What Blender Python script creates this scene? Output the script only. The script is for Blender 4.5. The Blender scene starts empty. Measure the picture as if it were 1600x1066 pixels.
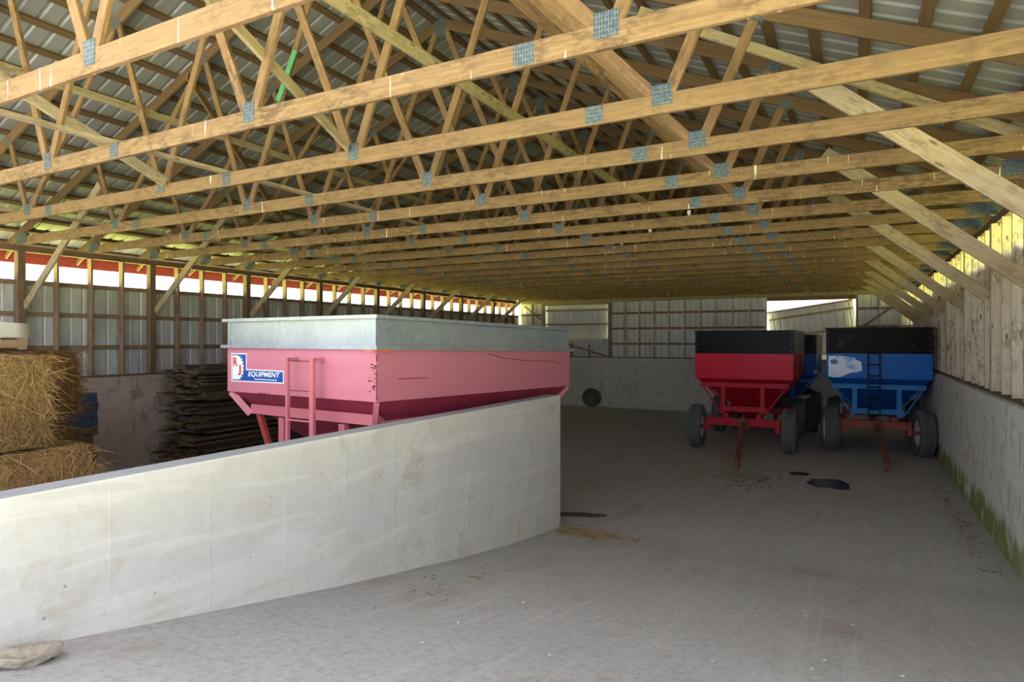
import bpy, bmesh, math, random
from mathutils import Vector, Matrix, noise
random.seed(7)
SC = bpy.context.scene
C = SC.collection
PI = math.pi
V = Vector

# ---------------------------------------------------------------- materials
class N:
    """small node-tree helper"""
    def __init__(s, name):
        s.m = bpy.data.materials.new(name); s.m.use_nodes = True
        s.t = s.m.node_tree; s.t.nodes.clear()
        s.out = s.t.nodes.new('ShaderNodeOutputMaterial')
        s.b = s.t.nodes.new('ShaderNodeBsdfPrincipled')
        s.t.links.new(s.b.outputs[0], s.out.inputs[0])
    def n(s, typ, **kw):
        nd = s.t.nodes.new('ShaderNode' + typ)
        for k, v in kw.items(): setattr(nd, k, v)
        return nd
    def set(s, sock, v):
        if hasattr(v, 'is_linked') or isinstance(v, bpy.types.NodeSocket): s.t.links.new(v, sock)
        else: sock.default_value = v
    def math(s, op, a, b=0.0, clamp=False):
        nd = s.n('Math', operation=op, use_clamp=clamp)
        s.set(nd.inputs[0], a); s.set(nd.inputs[1], b); return nd.outputs[0]
    def coord(s, which='Object', scale=(1, 1, 1), rnd=False):
        tc = s.n('TexCoord').outputs[which]
        if rnd:
            oi = s.n('ObjectInfo').outputs['Random']
            vm = s.n('VectorMath', operation='SCALE'); vm.inputs[0].default_value = (31., 17., 23.)
            s.t.links.new(oi, vm.inputs['Scale'])
            va = s.n('VectorMath', operation='ADD'); s.t.links.new(tc, va.inputs[0]); s.t.links.new(vm.outputs[0], va.inputs[1])
            tc = va.outputs[0]
        mp = s.n('Mapping'); mp.inputs['Scale'].default_value = scale
        s.t.links.new(tc, mp.inputs[0]); return mp.outputs[0]
    def noise(s, vec, scale=5., detail=4., rough=.6, dist=0.):
        nd = s.n('TexNoise'); s.t.links.new(vec, nd.inputs['Vector'])
        nd.inputs['Scale'].default_value = scale; nd.inputs['Detail'].default_value = detail
        nd.inputs['Roughness'].default_value = rough; nd.inputs['Distortion'].default_value = dist
        return nd.outputs[0]
    def vor(s, vec, scale=5., feature='F1', rnd=1.0):
        nd = s.n('TexVoronoi', feature=feature); s.t.links.new(vec, nd.inputs['Vector'])
        nd.inputs['Scale'].default_value = scale; nd.inputs['Randomness'].default_value = rnd
        return nd
    def ramp(s, fac, stops):
        nd = s.n('ValToRGB'); s.t.links.new(fac, nd.inputs[0])
        e = nd.color_ramp.elements
        while len(e) < len(stops): e.new(.5)
        for q, (p, c) in zip(e, stops):
            q.position = p; q.color = (c, c, c, 1) if not hasattr(c, '__len__') else (*c[:3], 1)
        return nd.outputs[0]
    def step(s, fac, a, b): return s.ramp(fac, [(a, 0.), (b, 1.)])
    def mix(s, fac, a, b, mode='MIX'):
        nd = s.n('MixRGB', blend_type=mode)
        for k, v in enumerate((fac, a, b)):
            if isinstance(v, tuple): v = (*v[:3], 1)
            s.set(nd.inputs[k], v)
        return nd.outputs[0]
    def bump(s, h, strength=.3, dist=.01):
        nd = s.n('Bump'); nd.inputs['Strength'].default_value = strength; nd.inputs['Distance'].default_value = dist
        s.t.links.new(h, nd.inputs['Height']); s.t.links.new(nd.outputs[0], s.b.inputs['Normal'])
    def fin(s, color=None, rough=.6, metal=0., spec=.5, coat=0.):
        if color is not None: s.set(s.b.inputs['Base Color'], (*color[:3], 1) if isinstance(color, tuple) else color)
        s.set(s.b.inputs['Roughness'], rough); s.set(s.b.inputs['Metallic'], metal)
        s.b.inputs['Specular IOR Level'].default_value = spec
        if coat: s.b.inputs['Coat Weight'].default_value = coat; s.b.inputs['Coat Roughness'].default_value = .08
        return s.m

def wood(name, light, dark, stain=(.10, .065, .035), stain_amt=.6, drips=False, knots=.5, vary=.5):
    w = N(name)
    c = w.coord('Object', (1., 1., 1.), rnd=True)
    st = w.n('Mapping'); st.inputs['Scale'].default_value = (1.1, 22., 22.); w.t.links.new(c, st.inputs[0])
    grain = w.noise(st.outputs[0], 2.2, 5, .65, .6)
    blotch = w.noise(c, 2.0, 5, .65)
    col = w.mix(w.step(grain, .32, .68), dark, light)
    spots = w.n('Mapping'); spots.inputs['Scale'].default_value = (5., 16., 16.); w.t.links.new(c, spots.inputs[0])
    sp = w.noise(spots.outputs[0], 1.6, 6, .75)
    gate = w.math('MULTIPLY', w.step(blotch, .42, .57), w.step(sp, .46, .56))
    col = w.mix(w.math('MULTIPLY', gate, stain_amt), col, stain)
    kn = w.n('Mapping'); kn.inputs['Scale'].default_value = (2.6, 9., 9.); w.t.links.new(c, kn.inputs[0])
    kd = w.vor(kn.outputs[0], 1.).outputs['Distance']
    col = w.mix(w.math('MULTIPLY', w.ramp(kd, [(.07, 1.), (.14, 0.)]), knots), col, (.12, .06, .025))
    rnd = w.n('ObjectInfo').outputs['Random']
    col = w.mix(w.math('MULTIPLY', rnd, vary), col, w.mix(.55, col, (.20, .125, .06)))
    if drips:
        dm = w.n('Mapping'); dm.inputs['Scale'].default_value = (30., 30., 2.2); w.t.links.new(c, dm.inputs[0])
        dn = w.noise(dm.outputs[0], 1.0, 2, .5)
        col = w.mix(w.math('MULTIPLY', w.step(dn, .70, .74), .75), col, (.80, .78, .70))
    w.bump(grain, .25, .003)
    return w.fin(col, .75, 0, .25)

M = {}
M['truss'] = wood('truss_lumber', (.295, .176, .088), (.155, .088, .042), stain_amt=.85, vary=1., drips=False)
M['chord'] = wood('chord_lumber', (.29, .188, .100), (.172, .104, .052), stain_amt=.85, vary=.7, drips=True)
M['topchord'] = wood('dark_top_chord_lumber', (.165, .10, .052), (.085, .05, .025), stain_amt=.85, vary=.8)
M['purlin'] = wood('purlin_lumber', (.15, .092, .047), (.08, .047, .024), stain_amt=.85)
M['brace'] = wood('brace_lumber', (.43, .35, .235), (.31, .24, .145), stain_amt=.5, knots=.8, vary=.25)
M['darkwood'] = wood('weathered_post_timber', (.22, .155, .11), (.13, .085, .06), stain_amt=.7)
M['stud'] = wood('left_stud_lumber', (.36, .26, .18), (.22, .15, .10), stain_amt=.6)
M['palestud'] = wood('pale_stud_lumber', (.76, .69, .56), (.58, .50, .38), stain=(.14, .085, .055), stain_amt=.65, knots=.95, vary=.35)
M['oldboard'] = wood('old_grey_board', (.13, .105, .085), (.055, .043, .037), stain_amt=.7, vary=.9)
M['pallet'] = wood('pallet_wood', (.20, .14, .09), (.10, .065, .045), stain_amt=.6)
M['palepallet'] = wood('pale_pallet_wood', (.52, .36, .23), (.38, .25, .15), stain_amt=.3)
M['bluepallet'] = wood('blue_painted_wood', (.03, .13, .27), (.02, .08, .18), stain=(.02, .03, .05), stain_amt=.5, knots=.1)
M['greenwood'] = wood('green_painted_wood', (.06, .42, .18), (.05, .3, .14), stain_amt=.1, knots=0.)

def concrete(name, a, b, stain, stain_lo=.52, streak=0., moss=False, pits=.6, rough=.85, pours=False):
    w = N(name)
    c = w.coord('Object')
    big = w.noise(c, .9, 6, .6, .3); fine = w.noise(c, 14, 6, .7); mid = w.noise(c, 3.4, 7, .7)
    col = w.mix(w.step(big, .35, .65), a, b)
    col = w.mix(w.math('MULTIPLY', w.step(fine, .4, .75), .25), col, tuple(x * .7 for x in a))
    g = w.math('MULTIPLY', w.step(mid, stain_lo, stain_lo + .13), w.step(big, .44, .6))
    col = w.mix(w.math('MULTIPLY', g, .6), col, stain)
    pv = w.vor(c, 7.).outputs['Distance']
    col = w.mix(w.math('MULTIPLY', w.math('MULTIPLY', w.ramp(pv, [(.04, 1.), (.075, 0.)]), w.step(mid, .5, .56)), pits), col, (.09, .08, .07))
    if streak:
        sm = w.coord('Object', (1., 4.2, .45)); sn = w.noise(sm, 2.3, 7, .72)
        s2 = w.math('MULTIPLY', w.step(sn, .52, .62), w.step(w.noise(c, 5.5, 8, .8), .45, .6))
        col = w.mix(w.math('MULTIPLY', s2, streak), col, (.08, .07, .06))
    if pours:
        pm = w.coord('Object', (.4, .32, 3.)); pn = w.noise(pm, 1.6, 4, .6, .8)
        col = w.mix(w.math('MULTIPLY', w.step(pn, .53, .61), .26), col, (.80, .78, .74))
        pm2 = w.coord('Object', (2., 1.5, 1.5)); p2 = w.noise(pm2, 2.6, 8, .75)
        col = w.mix(w.math('MULTIPLY', w.step(p2, .60, .70), .5), col, (.34, .255, .17))
    if moss:
        z = w.n('SeparateXYZ'); w.t.links.new(w.coord('Object'), z.inputs[0])
        h = w.math('ADD', z.outputs[2], w.math('MULTIPLY', w.noise(w.coord('Object', (1, 2.2, .5)), 1.8, 5, .7), -.62))
        near = w.ramp(w.math('MULTIPLY', z.outputs[1], .05), [(.30, 0.), (.46, 1.), (.84, 1.), (.95, 0.)])
        mk = w.math('MULTIPLY', w.step(w.noise(w.coord('Object', (1, 1.4, 1.)), 1.3, 5, .65), .33, .46), w.ramp(h, [(-.0, 1.), (.12, 0.)])); mk = w.math('MULTIPLY', mk, near)
        col = w.mix(w.math('MULTIPLY', mk, .9), col, (.20, .235, .035))
    w.bump(fine, .35, .006)
    return w.fin(col, rough, 0, .3)
M['con_light'] = concrete('smooth_pale_concrete', (.565, .545, .515), (.635, .62, .59), (.46, .385, .29), .50, pours=True, pits=.8)
M['con_right'] = concrete('weathered_wall_concrete', (.66, .645, .63), (.77, .76, .745), (.36, .31, .25), .5, streak=.55, moss=True)
M['con_left'] = concrete('brown_stained_concrete', (.47, .375, .32), (.58, .48, .42), (.16, .12, .095), .47, streak=.5)
M['con_top'] = concrete('shade_grey_wall_top', (.30, .30, .315), (.38, .38, .40), (.25, .24, .24), .5)  # shade on the partition's top put into its colour as a darker grey
M['con_back'] = concrete('grey_wall_concrete', (.58, .565, .535), (.66, .645, .62), (.26, .235, .20), .5, streak=.4)

def floor_mat():
    w = N('dusty_concrete_floor')
    c = w.coord('Object')
    big = w.noise(c, .35, 6, .62, .5); mid = w.noise(c, 1.8, 8, .7, .6); fine = w.noise(c, 22, 5, .75)
    col = w.mix(w.step(big, .36, .66), (.265, .257, .262), (.385, .378, .382))
    col = w.mix(w.math('MULTIPLY', w.step(mid, .52, .66), .7), col, (.195, .165, .145))
    col = w.mix(w.math('MULTIPLY', w.step(mid, .33, .45), .25), (.47, .455, .45), col)
    col = w.mix(w.math('MULTIPLY', w.step(fine, .45, .75), .55), col, (.16, .147, .138))
    red = w.noise(w.coord('Object', (1.3, .8, 1)), 1.1, 6, .7)
    col = w.mix(w.math('MULTIPLY', w.step(red, .56, .66), .5), col, (.32, .235, .20))
    # tyre scuffs run down the barn
    sc = w.coord('Object', (7., .22, 1.)); sn = w.noise(sc, 1.5, 5, .7, .4)
    col = w.mix(w.math('MULTIPLY', w.step(sn, .55, .62), .45), col, (.48, .47, .465))
    sp = w.vor(c, 5.5).outputs['Distance']
    col = w.mix(w.math('MULTIPLY', w.ramp(sp, [(.035, 1.), (.05, 0.)]), w.step(mid, .48, .5)), col, (.68, .67, .66))
    w.bump(w.mix(.5, fine, mid), .35, .012)
    return w.fin(col, .82, 0, .3)
M['floor'] = floor_mat()

def simple(name, col, rough=.6, metal=0., nscale=0., namt=.3, ncol=(.1, .08, .06), spec=.5, lo=.5, hi=.62, coat=0., coords=(1, 1, 1)):
    w = N(name)
    cc = (*col, 1)
    if nscale:
        c = w.coord('Object', coords)
        n = w.noise(c, nscale, 6, .7)
        out = w.mix(w.math('MULTIPLY', w.step(n, lo, hi), namt), tuple(col), tuple(ncol))
        w.bump(n, .08, .004)
        return w.fin(out, rough, metal, spec, coat)
    return w.fin(tuple(col), rough, metal, spec, coat)
M['roof'] = simple('galvanised_roof_sheet', (.27, .275, .275), .45, .15, 6, .35, (.22, .22, .23))
M['siding'] = simple('painted_steel_siding', (.56, .58, .60), .5, .1, 2.5, .45, (.30, .29, .28), coords=(1, 1, .3))
M['siding_pale'] = simple('pale_steel_siding', (.68, .68, .685), .5, .1, 2.5, .35, (.42, .41, .40), coords=(1, 1, .3))
M['red_fascia'] = simple('red_fascia_paint', (.33, .045, .03), .6, 0, 3, .3, (.2, .04, .03))
M['grass'] = simple('sunlit_lawn', (.52, .54, .11), .9, 0, 1.5, .4, (.18, .25, .03))
M['gravel'] = simple('gravel_yard', (.285, .278, .268), .9, 0, 3, .3, (.22, .212, .2))
M['red'] = simple('red_gloss_paint', (.62, .008, .04), .33, 0, 5, .3, (.42, .012, .035), spec=.14)
M['redframe'] = simple('red_frame_paint', (.50, .010, .032), .4, 0, 8, .45, (.18, .02, .025), spec=.18)
M['redaxle'] = simple('faded_red_axle_paint', (.30, .04, .04), .6, 0, 7, .6, (.13, .055, .045))
M['black'] = simple('black_gloss_panel', (.007, .008, .013), .28, 0, 5, .3, (.012, .012, .014), spec=.06)
M['blackrust'] = simple('black_panel_with_rust', (.008, .008, .010), .36, 0, 1.7, .75, spec=.06, ncol=(.17, .085, .04), lo=.57, hi=.66)
M['blackmetal'] = simple('black_bar_steel', (.012, .012, .013), .5, 0, 6, .4, (.04, .03, .03), spec=.15)
M['blue'] = simple('blue_gloss_paint', (.006, .15, .62), .36, 0, 4, .3, (.01, .11, .42), spec=.14)
M['blueframe'] = simple('blue_frame_paint', (.02, .22, .66), .42, 0, 9, .35, (.12, .13, .16), spec=.2)
M['worn'] = simple('worn_bare_silver_patch', (.45, .50, .62), .35, .2, 3, .85, (.05, .18, .52))
M['worncore'] = simple('blue_paint_left_in_patch', (.03, .13, .36), .4)
M['rust'] = simple('rusty_steel', (.20, .075, .045), .8, .2, 9, .6, (.07, .04, .03))
M['tyre'] = simple('worn_tyre_rubber', (.10, .105, .115), .85, 0, 12, .5, (.16, .16, .16))
M['rim'] = simple('cream_wheel_rim', (.55, .50, .45), .5, .1, 8, .5, (.25, .16, .1))
M['darkrim'] = simple('dark_dusty_wheel_rim', (.13, .12, .115), .7, .1, 8, .4, (.06, .05, .05))
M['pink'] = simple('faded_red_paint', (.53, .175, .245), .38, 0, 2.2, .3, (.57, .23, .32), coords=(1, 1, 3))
M['pinkshade'] = simple('hopper_shade_red', (.26, .022, .06), .5, 0, 3, .3, (.19, .02, .05))  # darker copy of the wagon's red: shade under the box put into the colour
M['pinkframe'] = simple('faded_frame_paint', (.52, .15, .19), .45, 0, 9, .35, (.4, .17, .18))
M['scratch'] = simple('dark_scratch_in_paint', (.10, .02, .025), .8)
M['dentrust'] = simple('orange_edge_paint', (.75, .17, .10), .5)
def galv():
    w = N('spangled_galvanised_steel')
    c = w.coord('Object')
    v = w.vor(c, 45.); n = w.noise(c, 2.2, 5, .6)
    col = w.mix(w.step(n, .4, .6), (.30, .345, .395), (.42, .46, .50))
    bw = w.n('RGBToBW'); w.t.links.new(v.outputs['Color'], bw.inputs[0])
    col = w.mix(.35, col, w.mix(bw.outputs[0], (.24, .28, .32), (.60, .63, .66)))
    return w.fin(col, w.ramp(bw.outputs[0], [(0, .34), (1, .5)]), .6, .5)
M['galv'] = galv()
def gusset():
    w = N('toothed_gusset_steel')
    s = w.n('SeparateXYZ'); w.t.links.new(w.coord('Object'), s.inputs[0])
    fx = w.math('FRACT', w.math('MULTIPLY', s.outputs[0], 52.)); fz = w.math('FRACT', w.math('MULTIPLY', s.outputs[2], 34.))
    slot = w.math('MULTIPLY', w.math('LESS_THAN', fx, .45), w.math('LESS_THAN', fz, .62))
    rn = w.noise(w.coord('Object', rnd=True), 30, 3, .6)
    col = w.mix(w.math('MULTIPLY', slot, .85), w.mix(w.step(rn, .4, .6), (.075, .105, .135), (.15, .17, .165)), (.025, .045, .068))
    return w.fin(col, .5, .3, .4)
M['gusset'] = gusset()
def straw(name, a, b):
    w = N(name)
    g = w.n('NewGeometry').outputs['Random Per Island']
    col = w.mix(g, a, b)
    return w.fin(col, .7, 0, .3)
M['straw'] = straw('golden_straw', (.47, .31, .13), (.19, .108, .038))
M['strawbrown'] = straw('brown_hay', (.27, .145, .048), (.10, .05, .016))
M['strawcore'] = simple('packed_straw', (.30, .18, .065), .9, 0, 14, .7, (.10, .055, .02))
M['straw_pale'] = straw('pale_loose_straw', (.62, .54, .36), (.5, .42, .26))
M['plastic'] = simple('milky_plastic_wrap', (.72, .70, .66), .25, 0, 4, .3, (.5, .47, .43))
M['stone'] = simple('rough_tan_stone', (.36, .31, .25), .9, 0, 22, .6, (.20, .165, .13))
M['wet'] = simple('wet_oil_stain', (.018, .016, .014), .25)
M['dirt'] = simple('dark_loose_dirt', (.07, .052, .038), .95, 0, 12, .5, (.16, .12, .08))
M['white'] = simple('white_vinyl', (.80, .82, .84), .4)
M['decalblue'] = simple('blue_vinyl', (.012, .075, .34), .4)
M['decalred'] = simple('red_vinyl', (.58, .04, .02), .4)
M['porcelain'] = simple('white_porcelain', (.85, .84, .80), .3)
M['orange'] = simple('orange_reflector', (.75, .22, .02), .35)
M['whitetrim'] = simple('white_post_paint', (.66, .66, .66), .6)
M['chip'] = simple('pale_stone_chip', (.52, .51, .50), .8)

# ---------------------------------------------------------------- mesh helpers
def obj(name, bm, mat, parent=None, smooth=False, recalc=True):
    me = bpy.data.meshes.new(name)
    if recalc: bmesh.ops.recalc_face_normals(bm, faces=bm.faces)
    bm.to_mesh(me); bm.free()
    mats = mat if isinstance(mat, (list, tuple)) else [mat]
    for m in mats: me.materials.append(m)
    if smooth:
        for p in me.polygons: p.use_smooth = True
    o = bpy.data.objects.new(name, me); C.objects.link(o)
    if parent is not None: o.parent = parent
    return o
def tag(o, label, cat, group=None):
    o['label'] = label; o['category'] = cat
    if group: o['group'] = group
    return o
def struct(o): o['kind'] = 'structure'; return o
def thing(name, label, cat, loc=(0, 0, 0), rz=0., group=None):
    o = bpy.data.objects.new(name, None); C.objects.link(o); o.empty_display_size = .2
    o.location = loc; o.rotation_euler = (0, 0, rz)
    return tag(o, label, cat, group)
def box(bm, lo, hi, mi=0):
    x0, y0, z0 = lo; x1, y1, z1 = hi
    v = [bm.verts.new(p) for p in ((x0, y0, z0), (x1, y0, z0), (x1, y1, z0), (x0, y1, z0), (x0, y0, z1), (x1, y0, z1), (x1, y1, z1), (x0, y1, z1))]
    for f in ((0, 3, 2, 1), (4, 5, 6, 7), (0, 1, 5, 4), (1, 2, 6, 5), (2, 3, 7, 6), (3, 0, 4, 7)):
        bm.faces.new([v[i] for i in f]).material_index = mi
def B(*boxes):
    bm = bmesh.new()
    for lo, hi in boxes: box(bm, lo, hi)
    return bm
def bev(bm, w=.004):
    bmesh.ops.bevel(bm, geom=list(bm.edges), offset=w, segments=1, affect='EDGES', profile=.5); return bm
def bar(bm, p0, p1, w, t, up=(0, 0, 1)):
    """rectangular bar p0->p1, width w along up, thickness t across"""
    p0, p1 = V(p0), V(p1); d = (p1 - p0).normalized(); u = V(up); u = (u - d * u.dot(d)).normalized(); s = d.cross(u)
    v = []
    for p in (p0, p1):
        for a, b in ((-1, -1), (1, -1), (1, 1), (-1, 1)):
            v.append(bm.verts.new(p + s * (a * t / 2) + u * (b * w / 2)))
    for f in ((0, 1, 2, 3), (7, 6, 5, 4), (0, 4, 5, 1), (1, 5, 6, 2), (2, 6, 7, 3), (3, 7, 4, 0)): bm.faces.new([v[i] for i in f])
def BAR(*bars):
    bm = bmesh.new()
    for b in bars: bar(bm, *b)
    return bm
def rod(bm, p0, p1, r, n=10):
    p0, p1 = V(p0), V(p1); d = p1 - p0
    m = Matrix.Translation((p0 + p1) / 2) @ d.to_track_quat('Z', 'Y').to_matrix().to_4x4()
    bmesh.ops.create_cone(bm, cap_ends=True, segments=n, radius1=r, radius2=r, depth=d.length, matrix=m)
_bc = {}
def board(name, p0, p1, w, t, mat, parent=None, up=(0, 0, 1), bevel=.004):
    """one plank: its mesh runs along local X so the grain follows it"""
    p0, p1 = V(p0), V(p1); L = (p1 - p0).length; k = (round(L, 3), w, t, mat.name)
    d = (p1 - p0).normalized(); u = V(up); u = (u - d * u.dot(d)).normalized(); s = u.cross(d)
    if k not in _bc:
        bm = B(((-L / 2, -t / 2, -w / 2), (L / 2, t / 2, w / 2)))
        if bevel: bev(bm, bevel)
        o = obj(name, bm, mat, parent); _bc[k] = o.data
    else:
        o = bpy.data.objects.new(name, _bc[k]); C.objects.link(o)
        if parent is not None: o.parent = parent
    R = Matrix((d, s, u)).transposed().to_4x4()
    o.matrix_local = Matrix.Translation((p0 + p1) / 2) @ R
    return o
def dup(root, loc=None, rz=None):
    r = root.copy(); C.objects.link(r)
    if loc is not None: r.location = loc
    if rz is not None: r.rotation_euler = (0, 0, rz)
    for ch in list(root.children):
        c = ch.copy(); C.objects.link(c); c.parent = r
        for g in list(ch.children):
            d = g.copy(); C.objects.link(d); d.parent = c
    return r
ORD = 'zeroth first second third fourth fifth sixth seventh eighth ninth tenth eleventh twelfth thirteenth fourteenth fifteenth sixteenth seventeenth eighteenth nineteenth twentieth'.split()

# ---------------------------------------------------------------- dimensions
S = 1.2192                   # truss spacing
Y1 = 2.362                   # first truss in view
XL, XR = -13.156, 1.578      # inner faces of the side walls' concrete
XC = (XL + XR) / 2           # ridge line
HALF = (XR - XL) / 2
YB = 25.53                   # back wall
ZC = 1.846                   # top of the concrete walls
ZS = 3.68                    # top of the side siding
ZP = 4.29                    # top of the wall plates
XP = -3.59                   # partition face
YE = 8.15                    # end of the partition
SL = .42                     # roof slope
YF0, YF1 = .55, 25.95        # roof run
RAMP = [(-30, 1.40), (-1, 1.40), (0, 1.35), (1.55, 1.10), (2.7, .87), (3.86, .64), (5.74, .32), (6.73, .17), (8.2, .0), (17., .0), (25.6, -.22), (60, -.22)]
def fz(y):
    for (a, za), (b, zb) in zip(RAMP, RAMP[1:]):
        if y <= b: return za + (zb - za) * (y - a) / (b - a)
    return RAMP[-1][1]
def bayz(y): return 0. if y < 17 else fz(y)

# ---------------------------------------------------------------- floor and ground
def grid(bm, xs, ys, zf):
    vs = [[bm.verts.new((x, y, zf(x, y))) for x in xs] for y in ys]
    for j in range(len(ys) - 1):
        for i in range(len(xs) - 1): bm.faces.new((vs[j][i], vs[j][i + 1], vs[j + 1][i + 1], vs[j + 1][i]))
def rng(a, b, s):
    n = max(1, round((b - a) / s)); return [a + (b - a) * i / n for i in range(n + 1)]
bm = bmesh.new()
def bump_z(x, y): return min(1, max(0, (x + 3.69) / .4)) * .012 * noise.noise(V((x * .6, y * .6, 1.3))) + min(1, max(0, (x + 3.69) / .4)) * .006 * noise.noise(V((x * 1.7, y * 1.7, 5.)))
grid(bm, rng(-3.72, XR + .03, .22), rng(-2.2, YB + .1, .22), lambda x, y: fz(y) + (bump_z(x, y) if -1 < y < 24 else 0))
grid(bm, rng(XL - .03, -3.7, .4), rng(-.4, YB + .1, .3), lambda x, y: bayz(y))
struct(obj('floor', bm, M['floor'], smooth=True))
bm = bmesh.new(); grid(bm, [-60, -14.2], rng(-60, 90, 10), lambda x, y: 1.5)
grid(bm, [-14.2, 2.6], [YB + .6, 90], lambda x, y: -.3); grid(bm, [2.6, 60], rng(-60, 90, 10), lambda x, y: 1.2)
struct(obj('lawn_ground', bm, M['grass']))
bm = bmesh.new(); grid(bm, [-14.2, 2.6], [-60, -2.2], lambda x, y: 1.39); grid(bm, [-14.2, -3.72], [-2.2, -.61], lambda x, y: 1.39)
struct(obj('yard_ground', bm, M['gravel']))

struct(obj('wall_front', B(((XL - .3, -.62, -.4), (XP - .12, -.40, 1.40))), M['con_left']))
# ---------------------------------------------------------------- ceiling: roof sheets and purlins
ceil = struct(bpy.data.objects.new('ceiling', None)); C.objects.link(ceil)
ZT = ZP + 3.40               # top chord upper edge at the ridge line, falls SL per metre
def roofz(x): return ZT - SL * abs(x - XC)
def ribbed(run, across, depth=.02, pitch=.2286, thick=.0):
    """profile points along the run: flats with trapezoid ribs of height depth"""
    pts = []; y = 0.
    while y < run:
        pts += [(y, 0.), (y + pitch - .062, 0.), (y + pitch - .044, depth), (y + pitch - .018, depth)]
        y += pitch
    return [p for p in pts if p[0] <= run] + [(run, 0.)]
PU = .040                    # purlin thickness
for sgn, nm in ((-1, 'roof_sheet'), (1, 'roof_sheet')):
    bm = bmesh.new(); x0, x1 = XC, XC + sgn * (HALF + .68)
    prof = ribbed(YF1 - YF0, 0)
    rows = []
    for y, d in prof:
        rows.append([bm.verts.new((x, YF0 + y, roofz(x) + PU + .003 + d + h)) for x, h in ((x0, 0), (x1, 0), (x1, .006), (x0, .006))])
    for a, b in zip(rows, rows[1:]):
        bm.faces.new((a[0], a[1], b[1], b[0])); bm.faces.new((a[3], b[3], b[2], a[2]))
        bm.faces.new((a[1], a[2], b[2], b[1])); bm.faces.new((a[0], b[0], b[3], a[3]))
    obj(nm, bm, M['roof'], ceil)
bm = bmesh.new()
for sgn in (-1, 1):
    a = [(XC, .075), (XC + sgn * .25, .075)]
    v = [bm.verts.new((x, y, roofz(x) + PU + h + e)) for x, h in a for y in (YF0 - .02, YF1 + .02) for e in (0, .006)]
    for f in ((0, 2, 6, 4), (1, 5, 7, 3), (4, 6, 7, 5), (0, 4, 5, 1), (2, 3, 7, 6)): bm.faces.new([v[k] for k in f])
obj('ridge_cap', bm, M['roof'], ceil)
n = math.atan(SL)
for sgn in (-1, 1):
    for i in range(20):
        u = .12 + i * .41
        x = XC + sgn * u; z = roofz(x) + PU / 2 - .001
        up = V((math.cos(n), 0, -sgn * math.sin(n)))
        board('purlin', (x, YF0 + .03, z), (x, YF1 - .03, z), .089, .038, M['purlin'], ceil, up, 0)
for sgn, nm in ((-1, 'trim_1'), (1, 'trim_2')):
    xe = XC + sgn * (HALF + .60)
    z1 = roofz(xe) - .0
    struct(obj(nm, B(((xe - .015, YF0, z1 - .32), (xe + .015, YF1, z1 - .02))), M['red_fascia']))

# ---------------------------------------------------------------- walls
def sheet_wall(y0, y1, x, z0, z1, out, pitch=.2286):
    bm = bmesh.new(); rows = []
    for y, d in ribbed(y1 - y0, 0, .018, pitch):
        xx = x + out * d
        rows.append([bm.verts.new((xx + e, y0 + y, z)) for e, z in ((0, z0), (0, z1), (out * .006, z1), (out * .006, z0))])
    for a, b in zip(rows, rows[1:]):
        for i in range(4):
            j = (i + 1) % 4; bm.faces.new((a[i], a[j], b[j], b[i]))
    bm.faces.new(rows[0]); bm.faces.new(rows[-1][::-1])
    return bm
YPOST0 = Y1 + 3 * S
def side_wall(nm, xin, out, conc, studmat, face, depth, y0, yfirst_stud):
    w = struct(obj(nm, B(((min(xin, xin + out * .36), y0, -.4), (max(xin, xin + out * .36), YB + .3, ZC))), conc))
    x0 = xin + out * face; x1 = x0 + out * depth
    lo, hi = min(x0, x1), max(x0, x1)
    obj('siding', sheet_wall(y0, YB + .05, x1 + out * .002, ZC - .02, ZS, out), M['siding'], w)
    board('sill_plate', ((lo + hi) / 2, y0, ZC + .02), ((lo + hi) / 2, YB, ZC + .02), hi - lo, .038, M['darkwood'], w, (1, 0, 0), .003)
    board('top_plate', ((lo + hi) / 2, y0, ZP - .055), ((lo + hi) / 2, YB, ZP - .055), .108, .10, M['darkwood'], w, (0, 0, 1), .003)
    for z in (2.44, 3.06, ZS - .045):
        board('girt', (x1 - out * .022, y0, z), (x1 - out * .022, YB, z), .085, .036, M['stud'], w, (0, 0, 1), .003)
    y = yfirst_stud
    while y < YB - .1:
        k = (y - YPOST0) / (2 * S)
        if abs(k - round(k)) > .02 or round(k) < 0:
            board('stud', ((lo + hi) / 2, y, ZC + .04), ((lo + hi) / 2, y, ZP - .11), hi - lo - .002, .04, studmat, w, (1, 0, 0), .003)
        y += S / 2
    return w
wl = side_wall('wall_left', XL, -1, M['con_left'], M['stud'], .02, .14, 1.0, YPOST0 - 4 * S)
wr = side_wall('wall_right', XR, 1, M['con_right'], M['palestud'], .085, .14, 3.0, YPOST0 - 2 * S)

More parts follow.
